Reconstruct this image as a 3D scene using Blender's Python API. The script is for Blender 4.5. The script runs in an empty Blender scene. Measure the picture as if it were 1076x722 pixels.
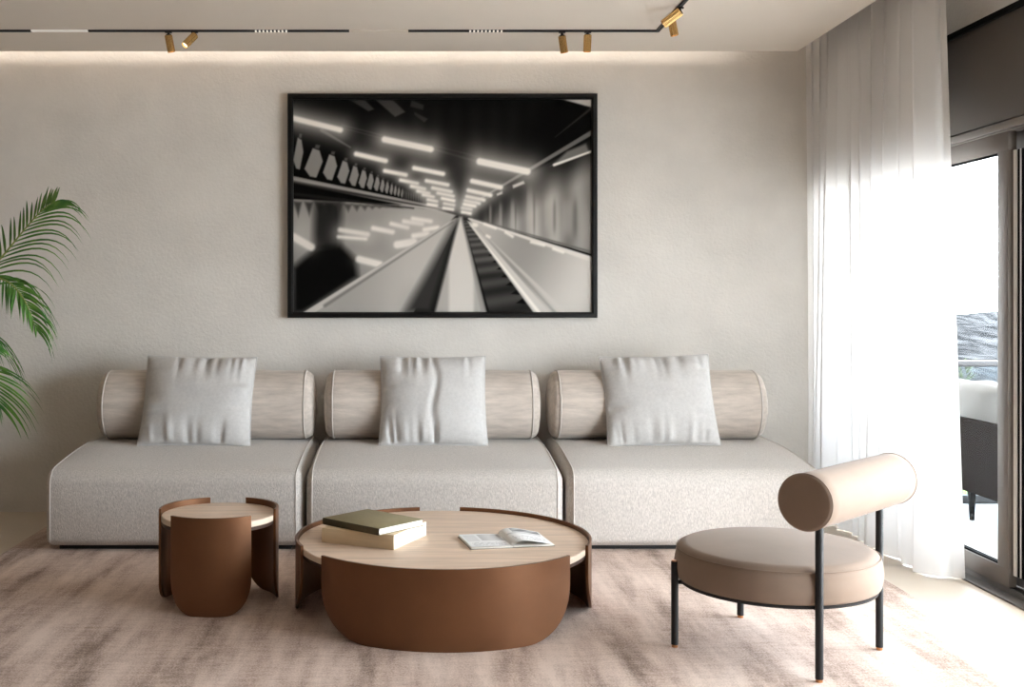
import bpy, bmesh, math, random
import numpy as np
from mathutils import Vector, Matrix, noise

R = math.radians
scene = bpy.context.scene
COL = scene.collection
random.seed(7)

# ------------------------------------------------------------------ camera model
F, U0, V0, H = 1170.0, 435.0, 314.0, 1.30      # focal (px), principal point (px), eye height


def P(u, v, y):
    return Vector(((u - U0) * y / F, y, H - (v - V0) * y / F))


# ------------------------------------------------------------------ materials
def srgb(r, g, b):
    def f(c):
        c /= 255.0
        return c / 12.92 if c <= 0.04045 else ((c + 0.055) / 1.055) ** 2.4
    return (f(r), f(g), f(b), 1.0)


def mat(name, col, rough=0.6, metal=0.0, var=0.0, vscale=(8, 8, 8), vdetail=4, bump=0.0, bscale=(200, 200, 200),
        bdist=0.004, sheen=0.0, spec=0.5, col2=None, rvar=0.0, bdetail=3):
    m = bpy.data.materials.new(name)
    m.use_nodes = True
    nt = m.node_tree
    N, L = nt.nodes, nt.links
    b = N['Principled BSDF']
    b.inputs['Base Color'].default_value = col
    b.inputs['Roughness'].default_value = rough
    b.inputs['Metallic'].default_value = metal
    b.inputs['Specular IOR Level'].default_value = spec
    if sheen:
        b.inputs['Sheen Weight'].default_value = sheen
        b.inputs['Sheen Roughness'].default_value = 0.4
    tc = N.new('ShaderNodeTexCoord')
    if var or col2:
        mp = N.new('ShaderNodeMapping')
        mp.inputs['Scale'].default_value = vscale
        L.new(tc.outputs['Object'], mp.inputs['Vector'])
        nz = N.new('ShaderNodeTexNoise')
        nz.inputs['Scale'].default_value = 1.0
        nz.inputs['Detail'].default_value = vdetail
        nz.inputs['Roughness'].default_value = 0.6
        L.new(mp.outputs[0], nz.inputs['Vector'])
        rp = N.new('ShaderNodeValToRGB')
        rp.color_ramp.elements[0].position = 0.32
        rp.color_ramp.elements[1].position = 0.68
        c2 = col2 if col2 else tuple([min(1, c * (1 - var)) for c in col[:3]] + [1])
        rp.color_ramp.elements[0].color = c2
        rp.color_ramp.elements[1].color = tuple([min(1, c * (1 + var * 0.5)) for c in col[:3]] + [1])
        L.new(nz.outputs['Fac'], rp.inputs['Fac'])
        L.new(rp.outputs['Color'], b.inputs['Base Color'])
        if rvar:
            mr = N.new('ShaderNodeMapRange')
            mr.inputs['To Min'].default_value = rough - rvar
            mr.inputs['To Max'].default_value = rough + rvar
            L.new(nz.outputs['Fac'], mr.inputs['Value'])
            L.new(mr.outputs[0], b.inputs['Roughness'])
    if bump:
        mp2 = N.new('ShaderNodeMapping')
        mp2.inputs['Scale'].default_value = bscale
        L.new(tc.outputs['Object'], mp2.inputs['Vector'])
        n2 = N.new('ShaderNodeTexNoise')
        n2.inputs['Scale'].default_value = 1.0
        n2.inputs['Detail'].default_value = bdetail
        L.new(mp2.outputs[0], n2.inputs['Vector'])
        bp = N.new('ShaderNodeBump')
        bp.inputs['Strength'].default_value = bump
        bp.inputs['Distance'].default_value = bdist
        L.new(n2.outputs['Fac'], bp.inputs['Height'])
        L.new(bp.outputs[0], b.inputs['Normal'])
    return m


def emit(name, col, strength):
    m = bpy.data.materials.new(name)
    m.use_nodes = True
    nt = m.node_tree
    nt.nodes.clear()
    o = nt.nodes.new('ShaderNodeOutputMaterial')
    e = nt.nodes.new('ShaderNodeEmission')
    e.inputs['Color'].default_value = col
    e.inputs['Strength'].default_value = strength
    nt.links.new(e.outputs[0], o.inputs[0])
    return m


def glass_mat(name, tint, gloss=0.06):
    m = bpy.data.materials.new(name)
    m.use_nodes = True
    nt = m.node_tree
    nt.nodes.clear()
    o = nt.nodes.new('ShaderNodeOutputMaterial')
    t = nt.nodes.new('ShaderNodeBsdfTransparent')
    t.inputs['Color'].default_value = tint
    g = nt.nodes.new('ShaderNodeBsdfGlossy')
    g.inputs['Roughness'].default_value = 0.02
    mx = nt.nodes.new('ShaderNodeMixShader')
    mx.inputs[0].default_value = gloss
    nt.links.new(t.outputs[0], mx.inputs[1])
    nt.links.new(g.outputs[0], mx.inputs[2])
    nt.links.new(mx.outputs[0], o.inputs[0])
    return m


def sheer_mat(name, col, transp):
    m = bpy.data.materials.new(name)
    m.use_nodes = True
    nt = m.node_tree
    nt.nodes.clear()
    N, L = nt.nodes, nt.links
    o = N.new('ShaderNodeOutputMaterial')
    t = N.new('ShaderNodeBsdfTransparent')
    d = N.new('ShaderNodeBsdfDiffuse')
    d.inputs['Color'].default_value = col
    tr = N.new('ShaderNodeBsdfTranslucent')
    tr.inputs['Color'].default_value = col
    m1 = N.new('ShaderNodeMixShader')
    m1.inputs[0].default_value = 0.24
    L.new(d.outputs[0], m1.inputs[1])
    L.new(tr.outputs[0], m1.inputs[2])
    m2 = N.new('ShaderNodeMixShader')
    # weave: very fine threads vary the openness a little
    tc = N.new('ShaderNodeTexCoord')
    mp = N.new('ShaderNodeMapping')
    mp.inputs['Scale'].default_value = (60, 60, 2)
    nz = N.new('ShaderNodeTexNoise')
    nz.inputs['Scale'].default_value = 1.0
    mr = N.new('ShaderNodeMapRange')
    mr.inputs['To Min'].default_value = 1 - transp - 0.01
    mr.inputs['To Max'].default_value = 1 - transp + 0.01
    L.new(tc.outputs['Object'], mp.inputs['Vector'])
    L.new(mp.outputs[0], nz.inputs['Vector'])
    L.new(nz.outputs['Fac'], mr.inputs['Value'])
    L.new(mr.outputs[0], m2.inputs[0])
    L.new(t.outputs[0], m2.inputs[1])
    L.new(m1.outputs[0], m2.inputs[2])
    L.new(m2.outputs[0], o.inputs[0])
    return m


def attr_mat(name, rough=0.6, spec=0.3):
    m = bpy.data.materials.new(name)
    m.use_nodes = True
    nt = m.node_tree
    b = nt.nodes['Principled BSDF']
    b.inputs['Roughness'].default_value = rough
    b.inputs['Specular IOR Level'].default_value = spec
    a = nt.nodes.new('ShaderNodeAttribute')
    a.attribute_name = 'print'
    nt.links.new(a.outputs['Color'], b.inputs['Base Color'])
    return m


M = {}
M['plaster'] = mat('plaster', srgb(222, 218, 212), 0.9, var=0.07, vscale=(3, 3, 3), vdetail=8, bump=0.5,
                   bscale=(60, 60, 60), bdist=0.006, spec=0.2, bdetail=6)
M['ceiling_paint'] = mat('ceiling_paint', srgb(228, 218, 206), 0.9, var=0.02, vscale=(2, 2, 2), spec=0.2)
M['floor_tile'] = mat('floor_tile', srgb(198, 184, 166), 0.4, var=0.05, vscale=(1.5, 1.5, 1.5), vdetail=6, spec=0.5)
M['sofa_fabric'] = mat('sofa_fabric', srgb(200, 193, 186), 0.95, var=0.24, vscale=(170, 170, 70), vdetail=4, bump=0.6,
                       bscale=(240, 240, 90), bdist=0.005, sheen=0.25, spec=0.15)
M['bolster_fabric'] = mat('bolster_fabric', srgb(200, 189, 179), 0.85, var=0.20, vscale=(7, 34, 34), vdetail=8, bump=0.25,
                          bscale=(90, 150, 150), bdist=0.003, sheen=0.3, spec=0.2)
M['piping'] = mat('piping', srgb(200, 193, 186), 0.8, var=0.05, vscale=(40, 40, 40), sheen=0.2)
M['plinth'] = mat('plinth', srgb(30, 27, 25), 0.7, var=0.1)
M['pillow_fabric'] = mat('pillow_fabric', srgb(198, 196, 194), 0.9, var=0.08, vscale=(60, 60, 60), vdetail=6, bump=0.35,
                         bscale=(220, 220, 220), bdist=0.003, sheen=0.3, spec=0.15)
M['bronze'] = mat('bronze', srgb(118, 80, 53), 0.38, metal=0.6, var=0.10, vscale=(5, 5, 5), vdetail=5, rvar=0.06)
M['bronze_dark'] = mat('bronze_dark', srgb(70, 48, 36), 0.5, metal=0.3, var=0.1)
M['oak'] = mat('oak', srgb(218, 194, 172), 0.5, var=0.20, vscale=(3, 36, 36), vdetail=7, bump=0.05, bscale=(8, 90, 90))
M['oak_edge'] = mat('oak_edge', srgb(220, 205, 184), 0.55, var=0.06, vscale=(6, 6, 60))
M['velvet'] = mat('velvet', srgb(138, 119, 104), 0.75, var=0.06, vscale=(7, 7, 7), vdetail=4, bump=0.1,
                  bscale=(260, 260, 260), bdist=0.002, sheen=0.12, spec=0.2)
M['black_metal'] = mat('black_metal', srgb(26, 26, 27), 0.5, metal=0.2, var=0.08, vscale=(20, 20, 20))
M['copper'] = mat('copper', srgb(196, 140, 96), 0.3, metal=1.0, var=0.05)
M['brass'] = mat('brass', srgb(218, 180, 120), 0.27, metal=1.0, var=0.12, vscale=(60, 60, 8))
M['frame_black'] = mat('frame_black', srgb(10, 9, 9), 0.4, var=0.2, vscale=(30, 30, 30), spec=0.3)
M['print'] = attr_mat('printed_picture', 0.6, 0.04)
M['page_print'] = attr_mat('printed_page', 0.6, 0.25)
M['paper'] = mat('paper', srgb(240, 233, 218), 0.8, var=0.08, vscale=(2, 2, 300), vdetail=2)
M['white_paper'] = mat('white_paper', srgb(246, 243, 236), 0.8, var=0.06, vscale=(2, 2, 400), vdetail=2)
M['olive_cloth'] = mat('olive_cloth', srgb(140, 129, 98), 0.75, var=0.06, vscale=(60, 60, 60), bump=0.1, bscale=(400, 400, 400))
M['olive_spine'] = mat('olive_spine', srgb(76, 70, 50), 0.75, var=0.06, vscale=(60, 60, 60))
M['tan_cover'] = mat('tan_cover', srgb(214, 192, 158), 0.75, var=0.08, vscale=(6, 6, 120))
M['alu'] = mat('alu', srgb(112, 105, 99), 0.45, metal=0.15, var=0.04)
M['alu_light'] = mat('alu_light', srgb(232, 230, 226), 0.4, var=0.04)
M['gasket'] = mat('gasket', srgb(14, 14, 14), 0.7, var=0.05, spec=0.05)
M['shutter'] = mat('shutter', srgb(76, 68, 61), 0.6, var=0.05, vscale=(3, 3, 3))
M['threshold'] = mat('threshold', srgb(92, 88, 85), 0.5, metal=0.1, var=0.05)
M['glass'] = glass_mat('glass', (0.97, 0.98, 0.98, 1), 0.012)
M['rail_glass'] = glass_mat('rail_glass', (0.72, 0.78, 0.82, 1), 0.008)
M['sheer'] = sheer_mat('sheer', srgb(238, 237, 236), 0.022)
M['far_wall'] = mat('far_wall', srgb(150, 136, 124), 0.8, var=0.1, vscale=(2, 2, 2))
M['led'] = emit('led', (1.0, 0.90, 0.80, 1), 9.5)
M['led_line'] = emit('led_line', (1.0, 0.92, 0.80, 1), 0.75)
M['line_glow'] = emit('line_glow', (1.0, 0.90, 0.78, 1), 0.48)
M['lens_glow'] = emit('lens_glow', (1.0, 0.88, 0.72, 1), 2.2)
M['leaf'] = mat('leaf', srgb(112, 160, 66), 0.4, col2=srgb(48, 112, 52), vscale=(9, 9, 9), vdetail=3, spec=0.5)
M['rachis'] = mat('rachis', srgb(140, 156, 84), 0.5, var=0.15, vscale=(20, 20, 20))
M['pot'] = mat('pot', srgb(196, 190, 182), 0.7, var=0.08, vscale=(10, 10, 10))
M['soil'] = mat('soil', srgb(52, 40, 31), 0.95, var=0.3, vscale=(60, 60, 60), bump=0.6, bscale=(80, 80, 80))
M['deck'] = mat('deck', srgb(214, 210, 204), 0.35, var=0.04, vscale=(2, 2, 2))
M['rattan'] = mat('rattan', srgb(26, 20, 17), 0.7, var=0.25, vscale=(60, 60, 90), bump=0.4, bscale=(120, 120, 160), spec=0.0)
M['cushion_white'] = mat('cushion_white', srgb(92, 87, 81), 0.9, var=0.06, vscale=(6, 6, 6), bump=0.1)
M['steel'] = mat('steel', srgb(48, 48, 50), 0.4, metal=0.4, var=0.05)
M['bush'] = mat('bush', srgb(62, 74, 34), 0.7, var=0.4, vscale=(30, 30, 30))


def rug_material():
    m = bpy.data.materials.new('rug_pile')
    m.use_nodes = True
    nt = m.node_tree
    N, L = nt.nodes, nt.links
    b = N['Principled BSDF']
    b.inputs['Roughness'].default_value = 0.95
    b.inputs['Specular IOR Level'].default_value = 0.1
    b.inputs['Sheen Weight'].default_value = 0.08
    tc = N.new('ShaderNodeTexCoord')

    def nz(scale, detail, rough=0.6):
        mp = N.new('ShaderNodeMapping')
        mp.inputs['Scale'].default_value = scale
        L.new(tc.outputs['Object'], mp.inputs['Vector'])
        n = N.new('ShaderNodeTexNoise')
        n.inputs['Scale'].default_value = 1
        n.inputs['Detail'].default_value = detail
        n.inputs['Roughness'].default_value = rough
        L.new(mp.outputs[0], n.inputs['Vector'])
        return n
    a = nz((6.5, 1.1, 1), 6)          # streaks running into the room
    c = nz((9.0, 40, 1), 5, 0.7)     # fine lines across
    f = nz((150, 110, 1), 2)         # pile
    m1 = N.new('ShaderNodeMath'); m1.operation = 'MULTIPLY_ADD'
    m1.inputs[1].default_value = 0.58
    L.new(a.outputs['Fac'], m1.inputs[0])
    m2 = N.new('ShaderNodeMath'); m2.operation = 'MULTIPLY'
    m2.inputs[1].default_value = 0.17
    L.new(c.outputs['Fac'], m2.inputs[0])
    L.new(m2.outputs[0], m1.inputs[2])
    m3 = N.new('ShaderNodeMath'); m3.operation = 'MULTIPLY_ADD'
    m3.inputs[1].default_value = 0.25
    L.new(f.outputs['Fac'], m3.inputs[0])
    L.new(m1.outputs[0], m3.inputs[2])
    rp = N.new('ShaderNodeValToRGB')
    e = rp.color_ramp.elements
    e[0].position = 0.39; e[0].color = srgb(130, 109, 95)
    e[1].position = 0.585; e[1].color = srgb(219, 199, 185)
    k = rp.color_ramp.elements.new(0.48); k.color = srgb(188, 165, 151)
    L.new(m3.outputs[0], rp.inputs['Fac'])
    L.new(rp.outputs[0], b.inputs['Base Color'])
    bp = N.new('ShaderNodeBump')
    bp.inputs['Strength'].default_value = 0.4
    bp.inputs['Distance'].default_value = 0.005
    L.new(m3.outputs[0], bp.inputs['Height'])
    L.new(bp.outputs[0], b.inputs['Normal'])
    return m


M['rug'] = rug_material()


def hill_material():
    m = bpy.data.materials.new('rocky_hillside')
    m.use_nodes = True
    nt = m.node_tree
    N, L = nt.nodes, nt.links
    b = N['Principled BSDF']
    b.inputs['Roughness'].default_value = 1.0
    b.inputs['Specular IOR Level'].default_value = 0.0
    tc = N.new('ShaderNodeTexCoord')
    mp = N.new('ShaderNodeMapping')
    mp.inputs['Scale'].default_value = (0.55, 0.14, 0.5)
    L.new(tc.outputs['Object'], mp.inputs['Vector'])
    n = N.new('ShaderNodeTexNoise')
    n.inputs['Scale'].default_value = 1
    n.inputs['Detail'].default_value = 9
    n.inputs['Roughness'].default_value = 0.7
    L.new(mp.outputs[0], n.inputs['Vector'])
    rp = N.new('ShaderNodeValToRGB')
    e = rp.color_ramp.elements
    e[0].position = 0.42; e[0].color = HILL[0]
    e[1].position = 0.58; e[1].color = HILL[1]
    L.new(n.outputs['Fac'], rp.inputs['Fac'])
    L.new(rp.outputs[0], b.inputs['Base Color'])
    return m


HILL = ((0.014, 0.014, 0.014, 1), (0.052, 0.051, 0.050, 1))
M['hill'] = hill_material()


# ------------------------------------------------------------------ object helpers
def link(name, bm, material, parent=None, smooth=True, angle=40):
    me = bpy.data.meshes.new(name)
    bm.normal_update()
    bm.to_mesh(me)
    bm.free()
    if smooth:
        for p in me.polygons:
            p.use_smooth = True
        try:
            me.set_sharp_from_angle(angle=R(angle))
        except Exception:
            pass
    if material:
        me.materials.append(material)
    o = bpy.data.objects.new(name, me)
    COL.objects.link(o)
    if parent:
        o.parent = parent
    return o


def empty(name, loc=(0, 0, 0), rotz=0.0):
    o = bpy.data.objects.new(name, None)
    o.empty_display_size = 0.1
    o.location = loc
    o.rotation_euler = (0, 0, rotz)
    COL.objects.link(o)
    return o


def tag(o, label=None, cat=None, group=None, kind=None):
    if label: o['label'] = label
    if cat: o['category'] = cat
    if group: o['group'] = group
    if kind: o['kind'] = kind
    return o


def copy_tree(o, parent=None):
    c = o.copy()
    COL.objects.link(c)
    c.parent = parent
    for ch in list(o.children):
        copy_tree(ch, c)
    return c


def add_box(bm, lo, hi, bevel=0.0, seg=2, mtx=None):
    lo, hi = Vector(lo), Vector(hi)
    c, s = (lo + hi) / 2, hi - lo
    r = bmesh.ops.create_cube(bm, size=1.0)
    vs = r['verts']
    for v in vs:
        v.co = Vector((v.co.x * s.x, v.co.y * s.y, v.co.z * s.z)) + c
    if bevel:
        es = list({e for v in vs for e in v.link_edges})
        rb = bmesh.ops.bevel(bm, geom=es, offset=bevel, segments=seg, affect='EDGES', profile=0.5)
        vs = list({v for f in rb['faces'] for v in f.verts} | {v for v in vs if v.is_valid})
    if mtx:
        for v in vs:
            v.co = mtx @ v.co
    return vs


def box(name, lo, hi, material, parent=None, bevel=0.0, seg=2):
    bm = bmesh.new()
    add_box(bm, lo, hi, bevel, seg)
    return link(name, bm, material, parent, smooth=bevel > 0)


def struct(o):
    o['kind'] = 'structure'
    return o


def add_tube(bm, pts, rad, n=8, caps=True):
    pts = [Vector(p) for p in pts]
    rads = rad if isinstance(rad, (list, tuple)) else [rad] * len(pts)
    rings = []
    prev = None
    for i, p in enumerate(pts):
        t = (pts[min(i + 1, len(pts) - 1)] - pts[max(i - 1, 0)]).normalized()
        if prev is None:
            up = Vector((0, 0, 1)) if abs(t.z) < 0.9 else Vector((1, 0, 0))
            a = t.cross(up).normalized()
        else:
            a = (prev - t * prev.dot(t)).normalized()
        prev = a
        b = t.cross(a)
        rings.append([bm.verts.new(p + (a * math.cos(2 * math.pi * k / n) + b * math.sin(2 * math.pi * k / n)) * rads[i])
                      for k in range(n)])
    for i in range(len(rings) - 1):
        for k in range(n):
            bm.faces.new((rings[i][k], rings[i][(k + 1) % n], rings[i + 1][(k + 1) % n], rings[i + 1][k]))
    if caps:
        bm.faces.new(list(reversed(rings[0])))
        bm.faces.new(rings[-1])


def add_lathe(bm, prof, n=48, mtx=None):
    """profile [(radius, z)] turned round z; ends with radius 0 close."""
    rings = []
    for r, z in prof:
        if r < 1e-6:
            rings.append([bm.verts.new((0, 0, z))])
        else:
            rings.append([bm.verts.new((r * math.cos(2 * math.pi * k / n), r * math.sin(2 * math.pi * k / n), z)) for k in range(n)])
    for a, b in zip(rings, rings[1:]):
        if len(a) == 1 and len(b) == 1:
            continue
        for k in range(n):
            k2 = (k + 1) % n
            if len(a) == 1:
                bm.faces.new((a[0], b[k2], b[k]))
            elif len(b) == 1:
                bm.faces.new((a[k], a[k2], b[0]))
            else:
                bm.faces.new((a[k], a[k2], b[k2], b[k]))
    if mtx:
        for rg in rings:
            for v in rg:
                v.co = mtx @ v.co
    bmesh.ops.recalc_face_normals(bm, faces=bm.faces[:])


def axis_coords(half, r, n, k=5):
    inner = half - r
    a = [-half + r - r * math.tan(R(45) * (k - i) / k) for i in range(k)]
    m = [-inner + 2 * inner * i / n for i in range(n + 1)]
    return a + m + [-x for x in reversed(a)]


def rmap(p, half, r):
    q = []
    d = []
    for i in range(3):
        inner = half[i] - r[i]
        c = max(-inner, min(inner, p[i]))
        q.append(c)
        d.append((p[i] - c) / r[i])
    l = math.sqrt(sum(x * x for x in d)) or 1
    return Vector([q[i] + d[i] / l * r[i] for i in range(3)])


def add_rbox(bm, size, r, n=(12, 12, 6), fn=None):
    """rounded box centred at 0; fn(point) -> displaced point."""
    half = [s / 2 for s in size]
    ax = [axis_coords(half[i], r[i], n[i]) for i in range(3)]
    cache = {}

    def vert(p):
        key = tuple(round(x, 6) for x in p)
        if key not in cache:
            q = rmap(p, half, r)
            cache[key] = bm.verts.new(fn(q) if fn else q)
        return cache[key]
    for a in range(3):
        b, c = (a + 1) % 3, (a + 2) % 3
        for s in (-1, 1):
            for i in range(len(ax[b]) - 1):
                for j in range(len(ax[c]) - 1):
                    qs = []
                    for (di, dj) in ((0, 0), (1, 0), (1, 1), (0, 1)):
                        p = [0, 0, 0]
                        p[a] = s * half[a]
                        p[b] = ax[b][i + di]
                        p[c] = ax[c][j + dj]
                        qs.append(vert(p))
                    if s < 0:
                        qs.reverse()
                    bm.faces.new(qs)


# ------------------------------------------------------------------ room shell
WY = 6.79          # back wall
CZ = 2.765         # ceiling
XL, XR, YB = -5.4, 2.60, -3.0
TOPZ = 3.02
struct(box('floor', (XL - 0.1, YB - 0.1, -0.12), (2.70, WY + 0.1, 0.0), M['floor_tile']))
struct(box('wall_back', (XL - 0.12, WY, 0.0), (2.85, WY + 0.15, TOPZ), M['plaster']))
struct(box('wall_left', (XL - 0.12, YB, 0.0), (XL, WY, TOPZ), M['far_wall']))
struct(box('wall_front', (XL - 0.12, YB - 0.12, 0.0), (2.85, YB, TOPZ), M['far_wall']))
# ceiling: a dropped slab that stops short of the back wall (light cove) and of the window (curtain pocket)
CE_X, CE_Y = 2.27, 6.59
bm = bmesh.new()
add_box(bm, (XL, YB, CZ), (CE_X, CE_Y - 0.15, TOPZ))
add_box(bm, (XL, CE_Y - 0.15, CZ), (CE_X, CE_Y, CZ + 0.02))
add_box(bm, (XL, YB, TOPZ), (2.85, WY + 0.15, TOPZ + 0.1))
struct(link('ceiling', bm, M['ceiling_paint'], smooth=False))
# cove: led strip on the back edge of the slab
led = empty('cove_light', (-0.6, CE_Y - 0.15, CZ + 0.022))
tag(led, 'hidden warm light strip in the ceiling cove along the back wall', 'light strip')
box('profile', (-2.95, 0.002, 0.0), (2.45, 0.012, 0.075), M['alu_light'], led)
box('diffuser', (-2.95, 0.012, 0.004), (2.45, 0.018, 0.042), M['led'], led)

# right wall pieces
WIN_Y0, WIN_Y1 = 1.9, 6.77
bm = bmesh.new()
add_box(bm, (XR, YB, 2.57), (2.85, WY, TOPZ))
add_box(bm, (XR, YB, 0.0), (2.85, WIN_Y0, 2.57))
add_box(bm, (XR, WIN_Y1, 0.0), (2.85, WY, 2.57))
struct(link('wall_right', bm, M['plaster'], smooth=False))

# ------------------------------------------------------------------ window wall
win = struct(empty('window_1', (2.62, 4.0, 0.0)))


def wbox(name, lo, hi, m, parent=win, bevel=0.0):
    """box given in world coordinates, parented under the window empty."""
    o = win.location
    return box(name, [lo[i] - o[i] for i in range(3)], [hi[i] - o[i] for i in range(3)], m, parent, bevel)


wbox('header_panel', (2.592, WIN_Y0, 2.085), (2.70, WIN_Y1, 2.555), M['shutter'], bevel=0.004)
wbox('header_trim', (2.575, WIN_Y0, 2.545), (2.70, WIN_Y1, 2.572), M['gasket'])
bm = bmesh.new()
o = Vector(win.location)
for lo, hi in (((2.585, WIN_Y0, 2.045), (2.74, WIN_Y1, 2.078)),
               ((2.600, WIN_Y0, 2.036), (2.74, WIN_Y1, 2.046)),
               ((2.60, WIN_Y0, 0.0), (2.76, WIN_Y0 + 0.06, 2.07)),
               ((2.60, WIN_Y1 - 0.03, 0.0), (2.76, WIN_Y1, 2.07))):
    add_box(bm, Vector(lo) - o, Vector(hi) - o, 0.003)
link('frame', bm, M['alu'], win)
bm = bmesh.new()
add_box(bm, Vector((2.54, WIN_Y0, 0.0)) - o, Vector((2.80, WIN_Y1, 0.008)) - o)
add_box(bm, Vector((2.605, WIN_Y0, 0.008)) - o, Vector((2.615, WIN_Y1, 0.032)) - o)
add_box(bm, Vector((2.65, WIN_Y0, 0.008)) - o, Vector((2.66, WIN_Y1, 0.032)) - o)
link('threshold', bm, M['threshold'], win, smooth=False)


def sash(x0, x1, ya, yb, stile, stile2=None):
    stile2 = stile2 or stile
    bm = bmesh.new()
    za, zb = 0.033, 2.036
    add_box(bm, Vector((x0, ya, za)) - o, Vector((x1, yb, 0.117)) - o, 0.004)
    add_box(bm, Vector((x0, ya, 1.95)) - o, Vector((x1, yb, zb)) - o, 0.004)
    add_box(bm, Vector((x0, ya, 0.110)) - o, Vector((x1, ya + stile, 1.957)) - o, 0.004)
    add_box(bm, Vector((x0, yb - stile2, 0.110)) - o, Vector((x1, yb, 1.957)) - o, 0.004)
    s = link('sash', bm, M['alu'], win)
    xm = (x0 + x1) / 2
    wbox('glass', (xm - 0.003, ya + stile - 0.005, 0.112), (xm + 0.003, yb - stile2 + 0.005, 1.955), M['glass'], s)
    g = bmesh.new()
    for lo, hi in (((xm - 0.012, ya + stile, 0.117), (xm + 0.012, yb - stile2, 0.125)),
                   ((xm - 0.012, ya + stile, 1.942), (xm + 0.012, yb - stile2, 1.95)),):
        add_box(g, Vector(lo) - o, Vector(hi) - o)
    link('gasket', g, M['gasket'], s, smooth=False)
    return s


sash(2.60, 2.64, 4.874, 6.742, 0.089, 0.05)
s2 = sash(2.66, 2.70, 2.95, 4.966, 0.07, 0.195)
sash(2.60, 2.64, 1.96, 3.02, 0.07)
wbox('interlock', (2.62, 4.842, 0.09), (2.66, 4.868, 1.95), M['alu_light'], s2)
wbox('brush_seal', (2.625, 4.818, 0.09), (2.66, 4.842, 1.95), M['gasket'], s2)
wbox('interlock', (2.622, 4.810, 0.09), (2.66, 4.818, 1.95), M['alu_light'], s2)
wbox('brush_seal', (2.625, 4.772, 0.09), (2.66, 4.810, 1.95), M['gasket'], s2)


# ------------------------------------------------------------------ sheer curtain
def curtain():
    y0, y1 = 5.14, 6.778
    n, nz = 260, 40
    rng = random.Random(11)
    # irregular folds: cumulative phase with varying wavelength
    ph = [0.0]
    lam = []
    for i in range(n):
        t = i / n
        lam.append(0.185 - 0.05 * t + 0.03 * math.sin(t * 13.0 - 1.3) + 0.025 * math.sin(t * 29.0 + 0.4))
        ph.append(ph[-1] + 2 * math.pi * ((y1 - y0) / n) / lam[-1])
    bm = bmesh.new()
    grid = []
    for j in range(nz + 1):
        q = j / nz
        z = 0.006 + (2.985 - 0.006) * q
        amp = 0.050 * (1 - q) + 0.034 * q
        row = []
        for i in range(n + 1):
            t = i / n
            y = y0 + (y1 - y0) * t
            a = amp * (0.75 + 0.35 * math.sin(t * 17.0 + 0.7))
            w = math.sin(ph[i] + 0.35 * math.sin(q * 2.5 + t * 9))
            w = math.copysign(abs(w) ** 0.95, w)
            x = 2.405 + a * w + 0.012 * math.sin(q * 3 + t * 14)
            # free edge swings outwards at the window end
            k = max(0.0, 1 - t / 0.035)
            edge = 2.545 - 0.093 * min(1.0, z / 2.75)
            x = x * (1 - k) + edge * k
            x -= 0.03 * (1 - t) * 0 
            yy = y + 0.018 * math.sin(2 * ph[i]) * (1 - k)
            row.append(bm.verts.new((x - 2.4, yy - 5.9, z)))
        grid.append(row)
    for j in range(nz):
        for i in range(n):
            bm.faces.new((grid[j][i], grid[j][i + 1], grid[j + 1][i + 1], grid[j + 1][i]))
    root = empty('sheer_curtain', (2.4, 5.9, 0.0))
    tag(root, 'white sheer curtain hanging in folds from ceiling pocket beside the window', 'curtain')
    link('drape', bm, M['sheer'], root, angle=180)
    bm = bmesh.new()
    add_box(bm, (-0.04, -0.95, 2.985), (0.06, 0.87, 3.018), 0.004)
    link('curtain_track', bm, M['alu_light'], root)
    return root


curtain()

# ------------------------------------------------------------------ rug
def rug():
    x0, x1, y0, y1 = -2.08, 2.16, 2.3, 6.48
    cx, cy = (x0 + x1) / 2, (y0 + y1) / 2
    bm = bmesh.new()
    add_rbox(bm, (x1 - x0, y1 - y0, 0.014), (0.006, 0.006, 0.0065), (40, 40, 2))
    o = link('area_rug', bm, M['rug'])
    o.location = (cx, cy, 0.0075)
    tag(o, 'large mauve brown streaked rug under the sofa, tables and chair', 'rug')


rug()
RUGZ = 0.0145

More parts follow.
